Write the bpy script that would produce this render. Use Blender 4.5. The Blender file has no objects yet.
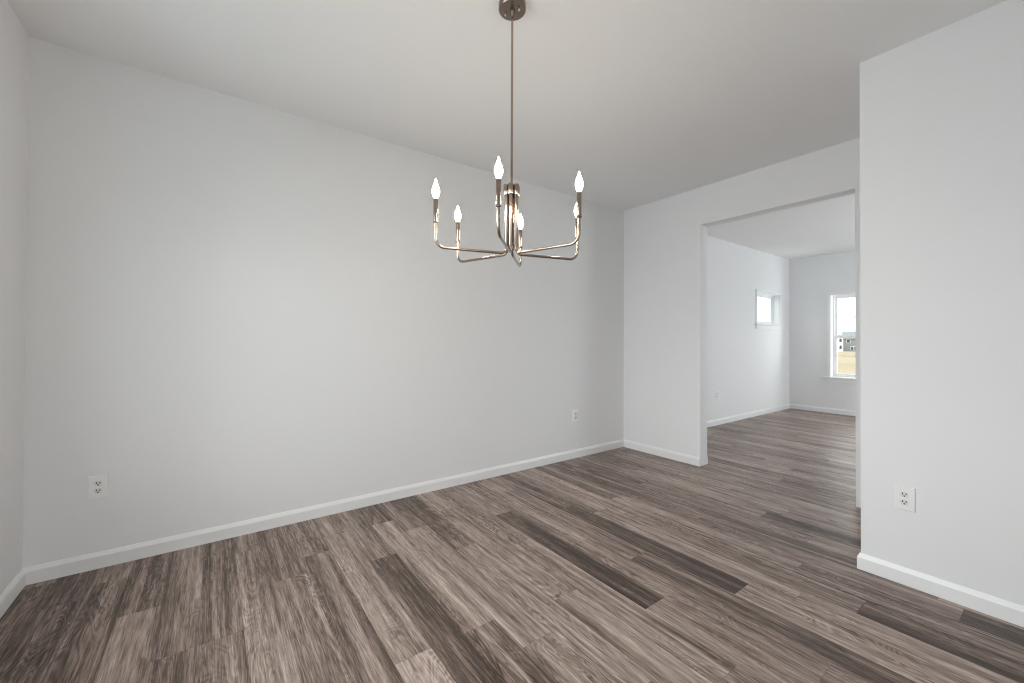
import bpy, bmesh, math, random
from mathutils import Vector, Matrix

# ------------------------------------------------------------------ camera, sky, lights, exposure
S = bpy.context.scene
C = S.collection
S.view_settings.view_transform = 'Standard'
S.view_settings.look = 'None'
S.view_settings.gamma = 1.0
S.view_settings.use_curve_mapping = False
S.view_settings.exposure = 0.15
S.cycles.use_denoising = True
S.cycles.filter_width = 1.2
S.cycles.max_bounces = 12
S.cycles.diffuse_bounces = 8
S.cycles.sample_clamp_indirect = 6.0

CAM_H = 1.2236
F_PX, YAW, PITCH, ROLL, CX, CY = 410.467, 53.804, 0.4181, 0.2019, 511.84, 337.81
cam_d = bpy.data.cameras.new('camera')
cam = bpy.data.objects.new('camera', cam_d)
C.objects.link(cam)
a, p, r = math.radians(YAW), math.radians(PITCH), math.radians(ROLL)
fwd = Vector((math.cos(a) * math.cos(p), math.sin(a) * math.cos(p), math.sin(p)))
rgt = Vector((math.sin(a), -math.cos(a), 0))
upv = rgt.cross(fwd)
up2 = upv * math.cos(r) - rgt * math.sin(r)
rg2 = fwd.cross(up2)
M = Matrix((rg2, up2, -fwd)).transposed().to_4x4()
M.translation = Vector((0, 0, CAM_H))
cam.matrix_world = M
cam_d.sensor_fit = 'HORIZONTAL'
cam_d.sensor_width = 36.0
cam_d.lens = F_PX / 1024 * 36.0
cam_d.shift_x = (512 - CX) / 1024
cam_d.shift_y = (CY - 341.5) / 1024
cam_d.clip_start = 0.02
cam_d.clip_end = 3000
S.camera = cam

# overcast sky
W = bpy.data.worlds.new('overcast_sky')
S.world = W
W.use_nodes = True
nt = W.node_tree
nt.nodes.clear()
wo = nt.nodes.new('ShaderNodeOutputWorld')
bg = nt.nodes.new('ShaderNodeBackground')
tc = nt.nodes.new('ShaderNodeTexCoord')
sx = nt.nodes.new('ShaderNodeSeparateXYZ')
rp = nt.nodes.new('ShaderNodeValToRGB')
rp.color_ramp.elements[0].position = 0.0
rp.color_ramp.elements[0].color = (0.30, 0.37, 0.41, 1)
rp.color_ramp.elements[1].position = 0.12
rp.color_ramp.elements[1].color = (1.0, 1.0, 1.0, 1)
nt.links.new(tc.outputs['Generated'], sx.inputs[0])
nt.links.new(sx.outputs['Z'], rp.inputs[0])
nt.links.new(rp.outputs[0], bg.inputs['Color'])
bg.inputs['Strength'].default_value = 3.4
nt.links.new(bg.outputs[0], wo.inputs[0])


def daylight_fill(name, loc, aim, sx_, sy_, power, col=(0.91, 0.945, 1.0)):
    """area lamp added outside a window to fill in for daylight"""
    d = bpy.data.lights.new(name, 'AREA')
    d.shape = 'RECTANGLE'
    d.size, d.size_y = sx_, sy_
    d.energy = power
    d.color = col
    o = bpy.data.objects.new(name, d)
    C.objects.link(o)
    o.location = loc
    o.rotation_euler = (Vector(aim) - Vector(loc)).to_track_quat('-Z', 'Z').to_euler()
    return o


# room measurements (metres); x runs along the long wall, y towards it
XL, YB, XP, XR, XF, YR, YF = -0.7504, 3.0889, 3.8755, 2.8394, 8.6027, 0.68, -1.75
CEIL = 2.743
PT = 0.128            # partition thickness
OP0, OP1, OPH = 0.957, 2.161, 2.372   # cased opening

daylight_fill('sky_fill_left', (XL - 2.2, 1.2, 2.4), (XL + 2, 1.2, 1.25), 1.8, 2.4, 112)  # added lamps: extra sky fill through the unseen left window
daylight_fill('high_sky_fill_left', (XL - 3, 2.1, 3.1), (4, 2.4, 0.4), 1.6, 1.6, 60)
daylight_fill('low_sky_fill_left', (XL - 3, 2.0, 1.5), (4, 2.4, 1.5), 1.6, 1.4, 60)
daylight_fill('ground_fill_left', (XL - 1.6, 1.6, 0.2), (XL + 1, 1.6, 1.9), 2.4, 1.2, 14)  # added low lamp, aimed up to lift the ceiling
daylight_fill('slant_fill_front', (2.6, YF - 2.2, 2.4), (-0.4, 3.0, 1.0), 2.0, 2.4, 30)  # added lamps behind a made-up front window
daylight_fill('sky_fill_front', (0.35, YF - 2.4, 2.6), (0.35, YF + 1, 1.2), 1.4, 2.0, 32)
daylight_fill('sky_fill_far_front', (7.0, YF - 0.9, 1.2), (7.0, YF + 1, 1.55), 2.6, 2.0, 112)  # added lamps brightening the far room through unseen windows
daylight_fill('ground_fill_far_front', (7.0, YF - 1.2, 0.2), (7.0, YF + 1, 1.9), 2.6, 1.2, 70)  # added low lamps, aimed up to brighten the far ceiling
daylight_fill('ground_fill_far', (XF + 1.0, 0.2, 0.2), (XF - 1, 0.2, 2.0), 1.5, 1.2, 110)
daylight_fill('sky_fill_far', (XF + 1.6, -0.2, 2.2), (XF - 3, 1.5, 0.6), 1.5, 1.6, 45)


# ------------------------------------------------------------------ materials
def new_mat(name):
    m = bpy.data.materials.new(name)
    m.use_nodes = True
    return m, m.node_tree, m.node_tree.nodes['Principled BSDF']


def simple(name, col, rough=0.5, metal=0.0, bump=0.0, bscale=200, spec=0.5, vary=0.0):
    m, t, b = new_mat(name)
    b.inputs['Base Color'].default_value = (*col, 1)
    b.inputs['Roughness'].default_value = rough
    b.inputs['Metallic'].default_value = metal
    b.inputs['Specular IOR Level'].default_value = spec
    tcn = t.nodes.new('ShaderNodeTexCoord')
    n = t.nodes.new('ShaderNodeTexNoise')
    n.inputs['Scale'].default_value = bscale
    n.inputs['Detail'].default_value = 3
    t.links.new(tcn.outputs['Object'], n.inputs['Vector'])
    if bump:
        bp = t.nodes.new('ShaderNodeBump')
        bp.inputs['Strength'].default_value = bump
        bp.inputs['Distance'].default_value = 0.002
        t.links.new(n.outputs['Fac'], bp.inputs['Height'])
        t.links.new(bp.outputs[0], b.inputs['Normal'])
    if vary:
        mx = t.nodes.new('ShaderNodeMix')
        mx.data_type = 'RGBA'
        mx.inputs[6].default_value = (*[c * (1 - vary) for c in col], 1)
        mx.inputs[7].default_value = (*[min(1, c * (1 + vary)) for c in col], 1)
        t.links.new(n.outputs['Fac'], mx.inputs[0])
        t.links.new(mx.outputs[2], b.inputs['Base Color'])
    return m


M_WALL = simple('wall_paint', (0.785, 0.785, 0.79), 0.6, bump=0.04, bscale=140, spec=0.3)
M_CEIL = simple('ceiling_paint', (0.86, 0.86, 0.86), 0.8, bump=0.05, bscale=120, spec=0.2)
M_TRIM = simple('trim_paint', (0.82, 0.82, 0.82), 0.35, spec=0.5)
M_PLATE = simple('outlet_plastic', (0.83, 0.83, 0.82), 0.35)
M_FACE = simple('receptacle_plastic', (0.74, 0.74, 0.735), 0.35)
M_SLOT = simple('outlet_slot_black', (0.03, 0.03, 0.03), 0.6)
M_VINYL = simple('window_vinyl', (0.86, 0.86, 0.86), 0.3)
M_NICKEL = simple('brushed_nickel', (0.40, 0.318, 0.26), 0.17, 1.0, vary=0.06, bscale=90)
M_SPUN = simple('spun_nickel', (0.25, 0.20, 0.165), 0.24, 1.0)      # lathe-turned canopy, brushed in circles; dark floor reflection put into the colour
_b = M_SPUN.node_tree.nodes['Principled BSDF']
_b.inputs['Anisotropic'].default_value = 0.85
_t = M_SPUN.node_tree.nodes.new('ShaderNodeTangent')
_t.direction_type = 'RADIAL'
_t.axis = 'Z'
M_SPUN.node_tree.links.new(_t.outputs[0], _b.inputs['Tangent'])
M_DARKRING = simple('dark_ring_metal', (0.16, 0.14, 0.125), 0.4, 1.0)
M_STEEL = simple('screw_steel', (0.7, 0.68, 0.66), 0.25, 1.0)


def bulb_material():
    m = bpy.data.materials.new('lit_candle_bulb')
    m.use_nodes = True
    t = m.node_tree
    t.nodes.clear()
    o = t.nodes.new('ShaderNodeOutputMaterial')
    e = t.nodes.new('ShaderNodeEmission')
    e.inputs['Color'].default_value = (1.0, 0.86, 0.70, 1)
    e.inputs['Strength'].default_value = 136
    t.links.new(e.outputs[0], o.inputs[0])
    return m


M_BULB = bulb_material()


def glass_material():
    m = bpy.data.materials.new('window_glass')
    m.use_nodes = True
    t = m.node_tree
    t.nodes.clear()
    o = t.nodes.new('ShaderNodeOutputMaterial')
    tr = t.nodes.new('ShaderNodeBsdfTransparent')
    tr.inputs[0].default_value = (0.96, 0.98, 0.975, 1)
    gl = t.nodes.new('ShaderNodeBsdfGlossy')
    gl.inputs['Roughness'].default_value = 0.0
    fr = t.nodes.new('ShaderNodeFresnel')
    geo = t.nodes.new('ShaderNodeNewGeometry')
    ior = t.nodes.new('ShaderNodeMapRange')      # the same reflection on entering and leaving the thin pane
    ior.inputs['To Min'].default_value = 1.3
    ior.inputs['To Max'].default_value = 1 / 1.3
    t.links.new(geo.outputs['Backfacing'], ior.inputs['Value'])
    t.links.new(ior.outputs[0], fr.inputs['IOR'])
    mx = t.nodes.new('ShaderNodeMixShader')
    t.links.new(fr.outputs[0], mx.inputs[0])
    t.links.new(tr.outputs[0], mx.inputs[1])
    t.links.new(gl.outputs[0], mx.inputs[2])
    t.links.new(mx.outputs[0], o.inputs[0])
    return m


M_GLASS = glass_material()


def plank_material():
    m, t, b = new_mat('vinyl_plank_oak')
    L, N = t.links, t.nodes

    def node(k, **kw):
        n = N.new(k)
        for q, v in kw.items():
            setattr(n, q, v)
        return n

    def math_(op, x, y=None, clamp=False):
        n = node('ShaderNodeMath', operation=op, use_clamp=clamp)
        for i, v in enumerate((x, y)):
            if v is None:
                continue
            if isinstance(v, (int, float)):
                n.inputs[i].default_value = v
            else:
                L.new(v, n.inputs[i])
        return n.outputs[0]

    uv = node('ShaderNodeUVMap', uv_map='plank')
    tone = node('ShaderNodeAttribute', attribute_name='tone')
    seed = node('ShaderNodeAttribute', attribute_name='seed')
    sp = node('ShaderNodeSeparateXYZ')
    L.new(uv.outputs[0], sp.inputs[0])
    U, V = sp.outputs[0], sp.outputs[1]          # across, along, both in metres inside one plank

    def field(sx_, sy_, detail, rough, dist, k):
        cb = node('ShaderNodeCombineXYZ')
        L.new(math_('MULTIPLY', U, sx_), cb.inputs[0])
        L.new(math_('MULTIPLY', V, sy_), cb.inputs[1])
        L.new(math_('MULTIPLY', seed.outputs['Fac'], k), cb.inputs[2])
        n = node('ShaderNodeTexNoise')
        n.inputs['Scale'].default_value = 1.0
        n.inputs['Detail'].default_value = detail
        n.inputs['Roughness'].default_value = rough
        n.inputs['Distortion'].default_value = dist
        L.new(cb.outputs[0], n.inputs['Vector'])
        return n.outputs['Fac']

    broad = field(13, 0.9, 2, 0.5, 0.3, 91.0)      # long light and dark bands
    band2 = field(38, 0.55, 2, 0.5, 0.1, 19.0)      # plank-long stripes a few centimetres wide
    fine = field(230, 8.0, 4, 0.7, 0.15, 57.0)     # hair-fine streaks
    mid = field(62, 3.2, 4, 0.65, 0.3, 33.0)
    cont = field(8.5, 1.9, 2, 0.5, 1.0, 71.0)     # its contour lines draw cathedral grain and knots
    rings = math_('MULTIPLY', math_('SINE', math_('MULTIPLY', cont, 105.0)), 0.5)
    ringmask = math_('MULTIPLY', math_('SUBTRACT', field(6, 0.9, 2, 0.5, 0.0, 15.0), 0.40), 3.6, True)
    ringmask.node.use_clamp = True
    knot = math_('MULTIPLY', math_('SUBTRACT', field(16, 4.5, 1, 0.4, 0.4, 44.0), 0.70), 5.0, True)

    v0 = math_('ADD', tone.outputs['Fac'], math_('MULTIPLY', math_('SUBTRACT', broad, 0.5), 0.75))
    v0 = math_('ADD', v0, math_('MULTIPLY', math_('SUBTRACT', band2, 0.5), 0.9))
    v1 = math_('ADD', v0, math_('MULTIPLY', math_('SUBTRACT', mid, 0.5), 0.85))
    v2 = math_('ADD', v1, math_('MULTIPLY', math_('SUBTRACT', fine, 0.5), 1.6))
    v3 = math_('ADD', v2, math_('MULTIPLY', math_('MULTIPLY', rings, ringmask), 0.34))
    v4 = math_('SUBTRACT', v3, math_('MULTIPLY', knot, 0.5))
    ramp = node('ShaderNodeValToRGB')
    cr = ramp.color_ramp
    cr.elements[0].position, cr.elements[0].color = 0.0, (0.048, 0.031, 0.023, 1)
    cr.elements[1].position, cr.elements[1].color = 1.0, (0.58, 0.465, 0.405, 1)
    for pos, col in ((0.28, (0.128, 0.089, 0.071, 1)), (0.52, (0.262, 0.195, 0.164, 1)), (0.76, (0.40, 0.313, 0.268, 1))):
        e = cr.elements.new(pos)
        e.color = col
    L.new(v4, ramp.inputs[0])
    # micro bevel between planks: dark hair line on long edges and butt joints
    eu = node('ShaderNodeAttribute', attribute_name='edge')
    L.new(ramp.outputs[0], b.inputs['Base Color'])
    rough = math_('ADD', 0.40, math_('MULTIPLY', math_('SUBTRACT', fine, 0.5), -0.25))
    L.new(rough, b.inputs['Roughness'])
    b.inputs['Specular IOR Level'].default_value = 0.34
    bp = node('ShaderNodeBump')
    bp.inputs['Strength'].default_value = 0.25
    bp.inputs['Distance'].default_value = 0.001
    L.new(v2, bp.inputs['Height'])
    L.new(bp.outputs[0], b.inputs['Normal'])
    N.remove(eu)
    return m


M_FLOOR = plank_material()
M_GAP = simple('plank_groove', (0.20, 0.155, 0.13), 0.8)


def ground_material():
    m, t, b = new_mat('dry_meadow')
    tcn = t.nodes.new('ShaderNodeTexCoord')
    n = t.nodes.new('ShaderNodeTexNoise')
    n.inputs['Scale'].default_value = 0.05
    n.inputs['Detail'].default_value = 5
    t.links.new(tcn.outputs['Object'], n.inputs['Vector'])
    rmp = t.nodes.new('ShaderNodeValToRGB')
    rmp.color_ramp.elements[0].position = 0.38
    rmp.color_ramp.elements[0].color = (0.235, 0.215, 0.145, 1)
    rmp.color_ramp.elements[1].position = 0.56
    rmp.color_ramp.elements[1].color = (0.285, 0.24, 0.18, 1)
    t.links.new(n.outputs['Fac'], rmp.inputs[0])
    t.links.new(rmp.outputs[0], b.inputs['Base Color'])
    b.inputs['Roughness'].default_value = 1.0
    b.inputs['Specular IOR Level'].default_value = 0.0
    return m


M_GROUND = ground_material()
M_HILL = simple('hazy_hill', (0.20, 0.25, 0.255), 1.0, vary=0.12, bscale=0.02, spec=0)
M_SIDING_W = simple('white_siding', (0.85, 0.85, 0.84), 0.7, bump=0.1, bscale=3)
M_SIDING_G = simple('grey_siding', (0.20, 0.215, 0.21), 0.7, bump=0.1, bscale=3)
M_ROOF = simple('grey_shingles', (0.16, 0.175, 0.19), 0.9, vary=0.15, bscale=2)
M_PANE = simple('dark_house_pane', (0.05, 0.06, 0.07), 0.15)

# ------------------------------------------------------------------ mesh helpers
def box(bm, lo, hi):
    x0, y0, z0 = lo
    x1, y1, z1 = hi
    if x0 > x1: x0, x1 = x1, x0
    if y0 > y1: y0, y1 = y1, y0
    if z0 > z1: z0, z1 = z1, z0
    v = [bm.verts.new(c) for c in ((x0, y0, z0), (x1, y0, z0), (x1, y1, z0), (x0, y1, z0),
                                   (x0, y0, z1), (x1, y0, z1), (x1, y1, z1), (x0, y1, z1))]
    for f in ((0, 3, 2, 1), (4, 5, 6, 7), (0, 1, 5, 4), (1, 2, 6, 5), (2, 3, 7, 6), (3, 0, 4, 7)):
        bm.faces.new([v[i] for i in f])


def bevel_all(bm, w, seg=2):
    bmesh.ops.bevel(bm, geom=bm.edges[:], offset=w, segments=seg, profile=0.7, affect='EDGES')


def prism(bm, pts, y0, y1):
    """outline in local x,z extruded along y"""
    A = [bm.verts.new((x, y0, z)) for x, z in pts]
    B = [bm.verts.new((x, y1, z)) for x, z in pts]
    n = len(pts)
    bm.faces.new(A)
    bm.faces.new(B[::-1])
    for i in range(n):
        bm.faces.new((A[i], B[i], B[(i + 1) % n], A[(i + 1) % n]))


def lathe(bm, prof, n=24, c=(0, 0)):
    rings = []
    for r_, z in prof:
        if r_ < 1e-6:
            rings.append([bm.verts.new((c[0], c[1], z))])
        else:
            rings.append([bm.verts.new((c[0] + r_ * math.cos(2 * math.pi * i / n), c[1] + r_ * math.sin(2 * math.pi * i / n), z)) for i in range(n)])
    for A, B in zip(rings, rings[1:]):
        for i in range(n):
            j = (i + 1) % n
            if len(A) == 1 and len(B) == 1:
                continue
            if len(A) == 1:
                bm.faces.new((A[0], B[i], B[j]))
            elif len(B) == 1:
                bm.faces.new((A[i], B[0], A[j]))
            else:
                bm.faces.new((A[i], B[i], B[j], A[j]))
    for R, flip in ((rings[0], False), (rings[-1], True)):
        if len(R) > 1:
            bm.faces.new(R[::-1] if flip else R)


def tube(bm, pts, rad, n=14):
    pts = [Vector(q) for q in pts]
    t0 = (pts[1] - pts[0]).normalized()
    nrm = t0.orthogonal().normalized()
    rings = []
    for i, q in enumerate(pts):
        tg = (pts[min(i + 1, len(pts) - 1)] - pts[max(i - 1, 0)]).normalized()
        nrm = (nrm - tg * nrm.dot(tg)).normalized()
        bn = tg.cross(nrm)
        rings.append([bm.verts.new(q + (nrm * math.cos(2 * math.pi * k / n) + bn * math.sin(2 * math.pi * k / n)) * rad) for k in range(n)])
    for A, B in zip(rings, rings[1:]):
        for k in range(n):
            bm.faces.new((A[k], A[(k + 1) % n], B[(k + 1) % n], B[k]))
    bm.faces.new(rings[0][::-1])
    bm.faces.new(rings[-1])


def obj(name, bm, mat, parent=None, smooth=None, kind=None, loc=None):
    bmesh.ops.recalc_face_normals(bm, faces=bm.faces[:])
    me = bpy.data.meshes.new(name)
    bm.to_mesh(me)
    bm.free()
    me.materials.append(mat)
    if smooth is not None:
        for f in me.polygons:
            f.use_smooth = True
        if smooth:
            me.set_sharp_from_angle(angle=math.radians(smooth))
    o = bpy.data.objects.new(name, me)
    C.objects.link(o)
    if parent:
        o.parent = parent
    if loc:
        o.location = loc
    if kind:
        o['kind'] = kind
    return o


def empty(name, loc, rz=0.0, kind=None, label=None, cat=None, group=None):
    o = bpy.data.objects.new(name, None)
    o.empty_display_size = 0.1
    C.objects.link(o)
    o.location = loc
    o.rotation_euler = (0, 0, rz)
    tag(o, label, cat, group, kind)
    return o


def tag(o, label=None, cat=None, group=None, kind=None):
    for k, v in (('label', label), ('category', cat), ('group', group), ('kind', kind)):
        if v:
            o[k] = v
    return o


def copy_tree(o, parent=None):
    c = o.copy()
    C.objects.link(c)
    c.parent = parent
    for ch in [q for q in bpy.data.objects if q.parent == o]:
        copy_tree(ch, c)
    return c


def wall(name, axis, w0, w1, s0, s1, holes=(), z1=CEIL):
    """slab between w0 and w1 across `axis`, running s0..s1, with rectangular holes (a0, a1, b0, b1)"""
    bm = bmesh.new()

    def bx(a0, a1, b0, b1):
        if a1 - a0 < 1e-5 or b1 - b0 < 1e-5:
            return
        if axis == 'x':
            box(bm, (w0, a0, b0), (w1, a1, b1))
        else:
            box(bm, (a0, w0, b0), (a1, w1, b1))
    cur = s0
    for a0, a1, b0, b1 in sorted(holes):
        bx(cur, a0, 0, z1)
        bx(a0, a1, 0, b0)
        bx(a0, a1, b1, z1)
        cur = a1
    bx(cur, s1, 0, z1)
    return obj(name, bm, M_WALL, kind='structure')


# ------------------------------------------------------------------ the floor, plank by plank
def build_floor():
    rnd = random.Random(11)
    PW, PL, PH = 0.149, 1.235, 0.715
    x_lo, x_hi, y_lo, y_hi = XL, XF, YF, YB
    bm = bmesh.new()
    uvl = bm.loops.layers.uv.new('plank')
    tl = bm.faces.layers.float.new('tone')
    sl = bm.faces.layers.float.new('seed')
    # joints (y) read off the photograph per row, and tones of the planks that stand out
    joints = {0: 2.30, 1: 3.36 - 0.62, 2: 1.30, 3: 2.137, 4: 1.45, 5: 0.755, 6: 1.157, 7: 1.78, 8: 1.47, 9: 0.972, 10: 2.02,
              11: 0.581, 12: 0.885, 13: 0.30, 14: 1.62, 15: 2.2, 16: 1.30, 17: 2.45, -6: 2.07, -7: 2.485, -5: 2.07, -4: 1.6}
    forced = {(0, 1.7): 0.20, (3, 2.6): 0.26, (1, 3.0): 0.28, (6, 1.8): 0.17, (9, 1.6): 0.17, (8, 0.9): 0.24, (11, 0.2): 0.16, (13, 0.0): 0.13,
              (13, 0.9): 0.38, (16, 0.8): 0.20, (-9, 2.7): 0.30, (-10, 2.7): 0.34, (-7, 2.8): 0.32, (-8, 2.8): 0.36, (-7, 2.0): 0.62, (-6, 1.6): 0.42,
              (-1, 1.5): 0.66, (2, 1.8): 0.66, (4, 1.0): 0.62, (5, 1.4): 0.6, (12, 1.5): 0.62, (10, 1.4): 0.62, (2, 0.7): 0.5, (5, 2.9): 0.56,
              (9, 2.8): 0.42, (12, 2.5): 0.42, (14, 2.5): 0.36, (17, 2.9): 0.33}
    g = 0.0009
    k0 = int(math.floor((x_lo - PH) / PW))
    k1 = int(math.ceil((x_hi - PH) / PW))
    for k in range(k0, k1):
        xa, xb = max(PH + k * PW, x_lo), min(PH + (k + 1) * PW, x_hi)
        if xb - xa < 0.004:
            continue
        j = joints.get(k, rnd.uniform(0, PL))
        y = j - math.ceil((j - y_lo) / PL) * PL
        while y < y_hi:
            ya, yb = max(y, y_lo), min(y + PL, y_hi)
            y += PL
            if yb - ya < 0.005:
                continue
            tone = rnd.choice((0.58, 0.54, 0.50, 0.62, 0.46, 0.52, 0.36, 0.56, 0.42, 0.60))
            tone += rnd.uniform(-0.03, 0.03)
            for (fk, fy), ft in forced.items():
                if fk == k and ya <= fy < yb:
                    tone = ft + (0.03 if ft < 0.4 else 0.0)
            sd = rnd.random()
            gg = g * (1.0 if rnd.random() < 0.6 else 0.4)
            vs = [bm.verts.new(c) for c in ((xa + gg, ya + gg, 0), (xb - gg, ya + gg, 0), (xb - gg, yb - gg, 0), (xa + gg, yb - gg, 0))]
            f = bm.faces.new(vs)
            f[tl] = tone
            f[sl] = sd
            ou, ov = rnd.uniform(0, 40), rnd.uniform(0, 40)
            for lp, (uu, vv) in zip(f.loops, ((0, 0), (xb - xa, 0), (xb - xa, yb - ya), (0, yb - ya))):
                lp[uvl].uv = (uu + ou, vv + ov)
    ex = bmesh.ops.extrude_face_region(bm, geom=bm.faces[:])
    # the extrusion's new faces are the planks' undersides, dropped into the grooves
    bmesh.ops.translate(bm, verts=[e for e in ex['geom'] if isinstance(e, bmesh.types.BMVert)], vec=(0, 0, -0.004))
    gv = len(bm.verts)
    box(bm, (x_lo - 0.2, y_lo - 0.2, -0.2), (x_hi + 0.2, y_hi + 0.2, -0.0015))
    o = obj('floor', bm, M_FLOOR, kind='structure')
    o.data.materials.append(M_GAP)
    for f in o.data.polygons[-6:]:
        f.material_index = 1
    return o


build_floor()

# ------------------------------------------------------------------ ceiling and walls
bm = bmesh.new()
box(bm, (XL - 0.2, YF - 0.2, CEIL), (XF + 0.2, YB + 0.2, CEIL + 0.2))
obj('ceiling', bm, M_CEIL, kind='structure')

ET = 0.19                                   # outside wall thickness
SW = (7.262, 8.175, 1.525, 2.065)           # small high window in the long wall
FW = (1.56, 2.468, 0.622, 2.04)           # sash window in the far wall
FW2 = (-0.25, 0.66, 0.625, 2.035)
LW = (0.75, 2.42, 0.70, 2.25)
FRW = (-0.55, 1.25, 0.70, 2.25)  # unseen front window, made up and placed to steer light inwards
FFW = (5.9, 7.9, 0.625, 2.25)
wall('wall_back', 'y', YB, YB + ET, XL - ET, XF + ET, [SW])
wall('wall_left', 'x', XL - ET, XL, YF - ET, YB, [LW])
wall('wall_far', 'x', XF, XF + ET, YF - ET, YB, [FW, FW2])
wall('wall_front', 'y', YF - ET, YF, XL, XF, [FRW, FFW])
wall('wall_partition', 'x', XP, XP + PT, YF, YB, [(OP0, OP1, 0.0, OPH)])
bm = bmesh.new()
box(bm, (XR, YF, 0), (XR + PT, YR, CEIL))
box(bm, (XR + PT, YR - PT, 0), (XP, YR, CEIL))
obj('wall_right', bm, M_WALL, kind='structure')

BT, BH = 0.014, 0.085


def baseboard(name, path, side=1):
    """profile swept along a floor path with mitred corners; room on the left of the path for side=1"""
    prof = [(0, 0), (BT, 0), (BT, 0.064), (0.005, BH), (0, BH)]
    pts = [Vector(q) for q in path]
    bm = bmesh.new()
    rings = []
    for i, q in enumerate(pts):
        def nrm(a_, b_):
            d = (b_ - a_).normalized()
            return Vector((-d.y, d.x)) * side
        if i == 0:
            m = nrm(pts[0], pts[1])
        elif i == len(pts) - 1:
            m = nrm(pts[-2], pts[-1])
        else:
            n1, n2 = nrm(pts[i - 1], q), nrm(q, pts[i + 1])
            m = (n1 + n2) / (1 + n1.dot(n2))
        rings.append([bm.verts.new((q.x + m.x * d, q.y + m.y * d, z)) for d, z in prof])
    n = len(prof)
    for A, B in zip(rings, rings[1:]):
        for k in range(n):
            bm.faces.new((A[k], A[(k + 1) % n], B[(k + 1) % n], B[k]))
    bm.faces.new(rings[0])
    bm.faces.new(rings[-1][::-1])
    return obj(name, bm, M_TRIM, kind='structure')


baseboard('baseboard_left', [(XL, YB - BT), (XL, YF)])
baseboard('baseboard_back', [(XP, YB), (XL, YB)])
baseboard('baseboard_partition', [(XP, OP1), (XP, YB - BT)])
baseboard('baseboard_right', [(XR, YF), (XR, YR), (XP, YR)])
baseboard('baseboard_far_partition', [(XP + PT, YB - BT), (XP + PT, OP1)])
baseboard('baseboard_far_right', [(XP + PT, OP0), (XP + PT, YF)])
baseboard('baseboard_far_left', [(XF, YB), (XP + PT, YB)])
baseboard('baseboard_far', [(XF, YF), (XF, YB - BT)])


# ------------------------------------------------------------------ windows
def window(n, loc, rz, w, z0, z1, sash='double', casing=0.035, cols=2, rows=2, hidden=False):
    """local x to the right seen from inside, y outwards, z up; hole from -w/2..w/2 and z0..z1"""
    root = empty('window_%d' % n, loc, rz, kind='structure')
    h = w / 2
    ct = 0.018

    bm = bmesh.new()      # jamb liner inside the hole
    jt, dep = 0.012, 0.135
    box(bm, (-h, 0, z0), (-h + jt, dep, z1))
    box(bm, (h - jt, 0, z0), (h, dep, z1))
    box(bm, (-h + jt, 0, z1 - jt), (h - jt, dep, z1))
    box(bm, (-h + jt, 0.0, z0), (h - jt, dep, z0 + 0.004))
    obj('jamb', bm, M_TRIM, root)
    bm = bmesh.new()      # casing: two legs and a head
    box(bm, (-h - casing, -ct, z0), (-h + 0.004, 0, z1))
    box(bm, (h - 0.004, -ct, z0), (h + casing, 0, z1))
    box(bm, (-h - casing, -ct, z1 - 0.004), (h + casing, 0, z1 + casing))
    obj('casing', bm, M_TRIM, root)
    bm = bmesh.new()
    box(bm, (-h - casing - 0.045, -0.05, z0 - 0.022), (h + casing + 0.045, 0.0, z0))
    bevel_all(bm, 0.004)
    obj('window_sill', bm, M_TRIM, root)
    bm = bmesh.new()
    box(bm, (-h - casing, -ct, z0 - 0.085), (h + casing, 0, z0 - 0.022))
    obj('apron', bm, M_TRIM, root)

    def ring(bm, x0, x1, y0, y1, b0, b1, t):
        box(bm, (x0, y0, b0), (x0 + t, y1, b1))
        box(bm, (x1 - t, y0, b0), (x1, y1, b1))
        box(bm, (x0 + t, y0, b1 - t), (x1 - t, y1, b1))
        box(bm, (x0 + t, y0, b0), (x1 - t, y1, b0 + t))

    bm = bmesh.new()
    ring(bm, -h + jt, h - jt, 0.095, 0.185, z0 + 0.004, z1 - jt, 0.022)
    obj('window_frame', bm, M_VINYL, root)
    ix, b0, b1 = h - jt - 0.022, z0 + 0.026, z1 - jt - 0.022

    def one(name, y0, c0, c1):
        bm = bmesh.new()
        ring(bm, -ix, ix, y0, y0 + 0.032, c0, c1, 0.03)
        s = obj(name, bm, M_VINYL, root)
        gx, g0, g1 = ix - 0.03, c0 + 0.03, c1 - 0.03
        bm = bmesh.new()
        box(bm, (-gx, y0 + 0.013, g0), (gx, y0 + 0.017, g1))
        obj('pane', bm, M_GLASS, s)
        bm = bmesh.new()
        for i in range(1, cols):
            x = -gx + 2 * gx * i / cols
            box(bm, (x - 0.008, y0 + 0.008, g0), (x + 0.008, y0 + 0.0125, g1))
        for i in range(1, rows):
            z = g0 + (g1 - g0) * i / rows
            box(bm, (-gx, y0 + 0.0075, z - 0.008), (gx, y0 + 0.012, z + 0.008))
        if cols * rows > 1:
            obj('muntin', bm, M_VINYL, s)
        else:
            bm.free()
        return s
    if sash == 'double':
        mz = (b0 + b1) / 2 - 0.02
        one('upper_sash', 0.142, mz - 0.017, b1)
        lo = one('lower_sash', 0.106, b0, mz + 0.017)
        bm = bmesh.new()
        box(bm, (-0.03, 0.092, mz + 0.004), (0.03, 0.1055, mz + 0.016))
        obj('sash_lock', bm, M_VINYL, root)
    else:
        one('sash', 0.115, b0, b1)
    return root


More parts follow.
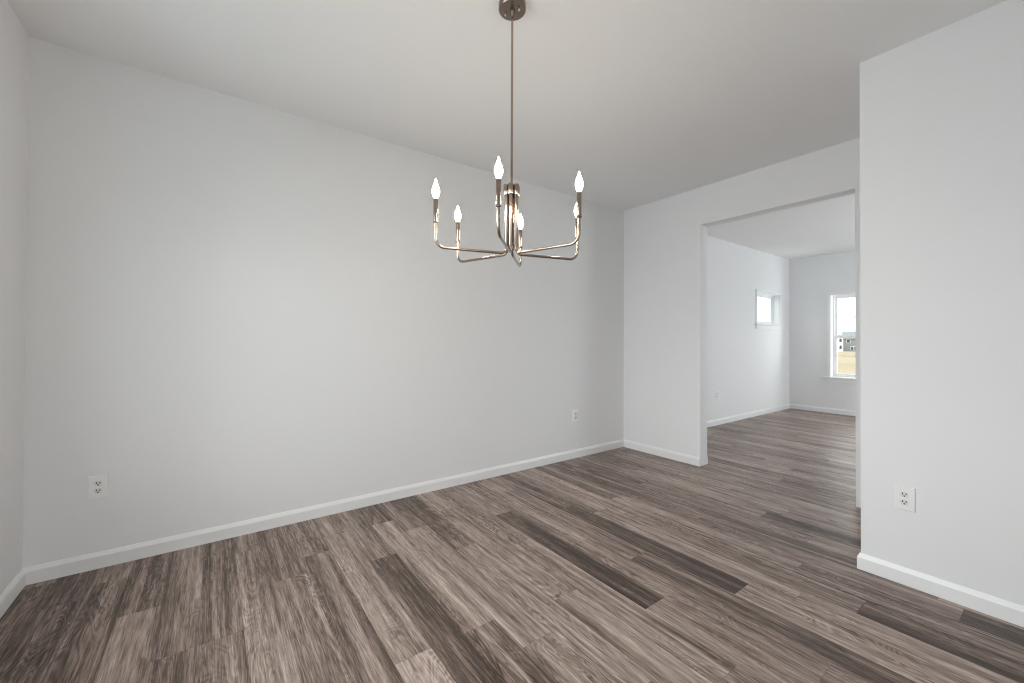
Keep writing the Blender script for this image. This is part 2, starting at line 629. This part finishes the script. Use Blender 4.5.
window(1, ((SW[0] + SW[1]) / 2, YB, 0), 0, SW[1] - SW[0], SW[2], SW[3], 'fixed', casing=0.025, rows=1, cols=1)
window(2, (XF, (FW[0] + FW[1]) / 2, 0), -math.pi / 2, FW[1] - FW[0], FW[2], FW[3])
window(3, (XF, (FW2[0] + FW2[1]) / 2, 0), -math.pi / 2, FW2[1] - FW2[0], FW2[2], FW2[3])
window(4, (XL, (LW[0] + LW[1]) / 2, 0), math.pi / 2, LW[1] - LW[0], LW[2], LW[3])
window(5, ((FRW[0] + FRW[1]) / 2, YF, 0), math.pi, FRW[1] - FRW[0], FRW[2], FRW[3])  # made-up front window, added for the light it lets in
window(6, ((FFW[0] + FFW[1]) / 2, YF, 0), math.pi, FFW[1] - FFW[0], FFW[2], FFW[3])


# ------------------------------------------------------------------ electrical outlets
def make_outlet():
    root = empty('wall_outlet', (0, 0, 0), cat='outlet', group='duplex wall outlets')
    bm = bmesh.new()
    box(bm, (-0.039, -0.0095, -0.060), (0.039, 0, 0.060))
    top = [e for e in bm.edges if all(v.co.y < -0.009 for v in e.verts)]
    bmesh.ops.bevel(bm, geom=top, offset=0.0045, segments=3, profile=0.6, affect='EDGES')
    obj('cover_plate', bm, M_PLATE, root)
    for s in (1, -1):
        zc = 0.0195 * s
        pts = []
        for i in range(28):        # round face with flattened top and bottom
            t = 2 * math.pi * i / 28
            pts.append((0.0172 * math.cos(t), zc + max(-0.0140, min(0.0140, 0.0172 * math.sin(t)))))
        bm = bmesh.new()
        prism(bm, pts, -0.0118, -0.0090)
        rc = obj('receptacle', bm, M_FACE, root)
        for dx, hh in ((-0.0066, 0.0105), (0.0066, 0.0088)):
            bm = bmesh.new()
            box(bm, (dx - 0.0022, -0.0122, zc + 0.0035 - hh / 2), (dx + 0.0022, -0.0116, zc + 0.0035 + hh / 2))
            obj('slot', bm, M_SLOT, rc)
        bm = bmesh.new()
        prism(bm, [(0.0038 * math.cos(2 * math.pi * i / 14), zc - 0.0075 + 0.0038 * math.sin(2 * math.pi * i / 14)) for i in range(14)], -0.0122, -0.0116)
        obj('ground_hole', bm, M_SLOT, rc)
    bm = bmesh.new()
    prism(bm, [(0.003 * math.cos(2 * math.pi * i / 12), 0.003 * math.sin(2 * math.pi * i / 12)) for i in range(12)], -0.0108, -0.0092)
    obj('cover_screw', bm, M_PLATE, root)
    return root


outlet0 = make_outlet()
for i, (loc, rz, lab) in enumerate((
        ((-0.483, YB, 0.434), 0, 'white duplex wall outlet low on the long wall near the left room corner'),
        ((3.086, YB, 0.440), 0, 'small white wall outlet on the long wall near the corner by the opening'),
        ((XR, 0.505, 0.435), -math.pi / 2, 'white duplex wall outlet on the right wall above its baseboard'),
        ((5.998, YB, 0.440), 0, 'distant white wall outlet in the far room seen through the opening'))):
    o = outlet0 if i == 0 else copy_tree(outlet0)
    o.location = loc
    o.rotation_euler = (0, 0, rz)
    o['label'] = lab


# ------------------------------------------------------------------ chandelier
def chandelier(cx_, cy_):
    root = empty('chandelier', (cx_, cy_, 0), label='brushed nickel six arm candle chandelier hanging on a long rod from the ceiling', cat='chandelier')
    bm = bmesh.new()
    lathe(bm, [(0.0, CEIL), (0.058, CEIL), (0.0615, CEIL - 0.004), (0.0615, CEIL - 0.027), (0.059, CEIL - 0.031), (0.020, CEIL - 0.033), (0.0, CEIL - 0.034)], 48)
    can = obj('canopy', bm, M_SPUN, root, 30)
    ang = math.radians(53.8)
    for s in (1, -1):
        d = Vector((math.sin(ang - 0.45), -math.cos(ang - 0.45))) * 0.034 * s
        bm = bmesh.new()
        lathe(bm, [(0.0, CEIL - 0.031), (0.0055, CEIL - 0.031), (0.0055, CEIL - 0.040), (0.004, CEIL - 0.043), (0.0, CEIL - 0.044)], 12, (d.x, d.y))
        obj('canopy_screw', bm, M_STEEL, can, 40)
    bm = bmesh.new()
    lathe(bm, [(0.0, CEIL - 0.032), (0.013, CEIL - 0.032), (0.011, CEIL - 0.042), (0.008, CEIL - 0.050), (0.0075, CEIL - 0.064), (0.0, CEIL - 0.065)], 24)
    obj('swivel_joint', bm, M_NICKEL, root, 35)
    bm = bmesh.new()
    lathe(bm, [(0.0, 1.66), (0.0052, 1.66), (0.0052, CEIL - 0.05), (0.0, CEIL - 0.05)], 18)
    obj('hanging_rod', bm, M_NICKEL, root, 40)
    # fluted collar: six short sleeves round the top of the tube bundle
    R, RB, TR = 0.3415, 0.0240, 0.0060
    th0 = math.radians(225.84)
    bm = bmesh.new()
    for i in range(6):
        t = th0 + i * math.pi / 3
        lathe(bm, [(0.0, 1.873), (0.0112, 1.873), (0.0124, 1.875), (0.0124, 1.919), (0.0112, 1.921), (0.0, 1.921)], 20, (0.0262 * math.cos(t), 0.0262 * math.sin(t)))
    lathe(bm, [(0.0, 1.880), (0.021, 1.880), (0.021, 1.917), (0.0, 1.917)], 24)
    obj('collar', bm, M_NICKEL, root, 35)
    for i in range(6):
        t = th0 + i * math.pi / 3
        bm = bmesh.new()
        lathe(bm, [(0.0, 1.646), (0.0078, 1.646), (0.0086, 1.648), (0.0086, 1.876), (0.0, 1.876)], 18, (RB * math.cos(t), RB * math.sin(t)))
        obj('body_tube', bm, M_NICKEL, root, 35)
    bm = bmesh.new()
    lathe(bm, [(0.0, 1.632), (0.012, 1.632), (0.0135, 1.636), (0.0135, 1.654), (0.0, 1.656)], 24)
    obj('hub', bm, M_NICKEL, root, 35)
    ZA, ZR = 1.614, 1.720
    r1, r2 = 0.026, 0.040

    def arm_mesh(i):
        t = th0 + i * math.pi / 3
        d = Vector((math.cos(t), math.sin(t), 0))
        P = lambda rr, z: d * rr + Vector((0, 0, z))
        pts = [P(RB, 1.74), P(RB, 1.70), P(RB, 1.66)]
        for k in range(9):
            q = math.pi / 2 * k / 8
            pts.append(P(RB + r1 - r1 * math.cos(q), ZA + r1 - r1 * math.sin(q)))
        pts.append(P((RB + R) / 2, ZA))
        for k in range(9):
            q = math.pi / 2 * k / 8
            pts.append(P(R - r2 + r2 * math.sin(q), ZA + r2 - r2 * math.cos(q)))
        pts.append(P(R, ZR))
        bm = bmesh.new()
        tube(bm, pts, TR, 14)
        return bm, (d.x * R, d.y * R)
    for i in range(6):
        bm, c = arm_mesh(i)
        arm = obj('arm', bm, M_NICKEL, root, 50)
        bm = bmesh.new()
        lathe(bm, [(0.0, ZR - 0.004), (0.0112, ZR - 0.004), (0.0112, ZR + 0.002), (0.0, ZR + 0.002)], 20, c)
        obj('drip_ring', bm, M_DARKRING, arm, 35)
        bm = bmesh.new()
        lathe(bm, [(0.0, ZR + 0.002), (0.0098, ZR + 0.002), (0.0098, ZR + 0.094), (0.0090, ZR + 0.097), (0.0, ZR + 0.097)], 22, c)
        obj('candle_sleeve', bm, M_NICKEL, arm, 35)
        bm = bmesh.new()
        prof = [(0.0, 0.0), (0.0065, 0.0), (0.008, 0.006), (0.0125, 0.016), (0.0155, 0.027), (0.0150, 0.038), (0.0115, 0.050), (0.0070, 0.062), (0.0032, 0.074), (0.0012, 0.081), (0.0, 0.083)]
        lathe(bm, [(q[0], q[1] + ZR + 0.0965) for q in prof], 20, c)
        b = obj('bulb', bm, M_BULB, arm, 80)
        b['label'] = 'lit candle shaped bulb'
    return root


chandelier(1.084, 1.487)

# ------------------------------------------------------------------ outside the far window
bm = bmesh.new()
gx0, gx1 = XF + ET + 0.02, 700
bm2 = []
NX, NY = 14, 8
grid = []
for i in range(NX + 1):
    row = []
    t = (i / NX) ** 2
    x = gx0 + (gx1 - gx0) * t
    z = -0.35 - min(x, 230) * 0.0105
    for j in range(NY + 1):
        row.append(bm.verts.new((x, -300 + 700 * j / NY, z)))
    grid.append(row)
for i in range(NX):
    for j in range(NY):
        bm.faces.new((grid[i][j], grid[i + 1][j], grid[i + 1][j + 1], grid[i][j + 1]))
obj('ground', bm, M_GROUND, kind='structure')


def ground_z(x):
    return -0.35 - min(x, 230) * 0.0105


def hill():
    bm = bmesh.new()
    rows = []
    rnd = random.Random(5)
    for i in range(41):
        y = -250 + 900 * i / 40
        hh = 8.5 + 1.5 * math.sin(y * 0.013) + 1.5 * math.sin(y * 0.041 + 1)
        rows.append([bm.verts.new((x, y, z)) for x, z in ((560, -4.0), (600, hh * 0.7), (660, hh), (740, hh * 0.6), (800, -4.0))])
    for A, B in zip(rows, rows[1:]):
        for k in range(4):
            bm.faces.new((A[k], A[k + 1], B[k + 1], B[k]))
    o = obj('hill', bm, M_HILL, smooth=0)
    o['kind'] = 'structure'


hill()


def house(name, label, x, y, wid, dep, eave, ridge, mat, wins, gable_front=False):
    gz = ground_z(x) - 0.1
    root = empty(name, (x, y, gz), math.atan2(y, x), label=label, cat='house')
    h = wid / 2
    bm = bmesh.new()
    if gable_front:
        pts = [(-h, 0), (h, 0), (h, eave), (0, ridge), (-h, eave)]
        A = [bm.verts.new((0, q[0], q[1])) for q in pts]
        B = [bm.verts.new((dep, q[0], q[1])) for q in pts]
    else:
        pts = [(0, 0), (dep, 0), (dep, eave), (dep / 2, ridge), (0, eave)]
        A = [bm.verts.new((q[0], -h, q[1])) for q in pts]
        B = [bm.verts.new((q[0], h, q[1])) for q in pts]
    bm.faces.new(A)
    bm.faces.new(B[::-1])
    for i in range(5):
        bm.faces.new((A[i], B[i], B[(i + 1) % 5], A[(i + 1) % 5]))
    obj('house_wall', bm, mat, root)
    bm = bmesh.new()
    ov, th = 0.4, 0.22
    if gable_front:
        sl = [(-h - ov, eave - ov * (ridge - eave) / h), (0, ridge), (h + ov, eave - ov * (ridge - eave) / h)]
        mk = lambda s, z, e: (-ov if e == 0 else dep + ov, s, z)
    else:
        hd = dep / 2
        sl = [(-ov, eave - ov * (ridge - eave) / hd), (hd, ridge), (dep + ov, eave - ov * (ridge - eave) / hd)]
        mk = lambda s, z, e: (s, (-h - ov) if e == 0 else (h + ov), z)
    prof = [(s, z + 0.02) for s, z in sl] + [(s, z + 0.02 + th) for s, z in sl[::-1]]
    A = [bm.verts.new(mk(s, z, 0)) for s, z in prof]
    B = [bm.verts.new(mk(s, z, 1)) for s, z in prof]
    bm.faces.new(A)
    bm.faces.new(B[::-1])
    for i in range(6):
        bm.faces.new((A[i], B[i], B[(i + 1) % 6], A[(i + 1) % 6]))
    obj('roof', bm, M_ROOF, root)
    for (wy, wz, ww, wh) in wins:
        bm = bmesh.new()
        box(bm, (-0.08, wy - ww / 2 - 0.12, wz - wh / 2 - 0.12), (0.0, wy + ww / 2 + 0.12, wz + wh / 2 + 0.12))
        f = obj('house_window', bm, M_SIDING_W, root)
        bm = bmesh.new()
        box(bm, (-0.11, wy - ww / 2, wz - wh / 2), (-0.08, wy + ww / 2, wz + wh / 2))
        obj('pane', bm, M_PANE, f)


house('white_house', 'white two storey house left of a grey one outside the far window', 191.9, 56.5, 10.5, 12, 5.4, 7.6, M_SIDING_W,
      [(-4.5, 1.7, 0.75, 1.4), (-4.5, 4.3, 0.75, 1.4), (1.5, 1.7, 0.9, 1.4), (1.5, 4.3, 0.9, 1.4)], True)
house('grey_house', 'grey two storey house with pitched roof outside the far window', 207.3, 48.8, 12.3, 10, 5.2, 7.9, M_SIDING_G,
      [(4.5, 4.2, 1.0, 1.3), (0.5, 4.2, 1.0, 1.3), (3.3, 1.35, 0.8, 1.3), (2.3, 1.35, 0.8, 1.3), (-3.2, 1.35, 1.0, 1.3)], False)
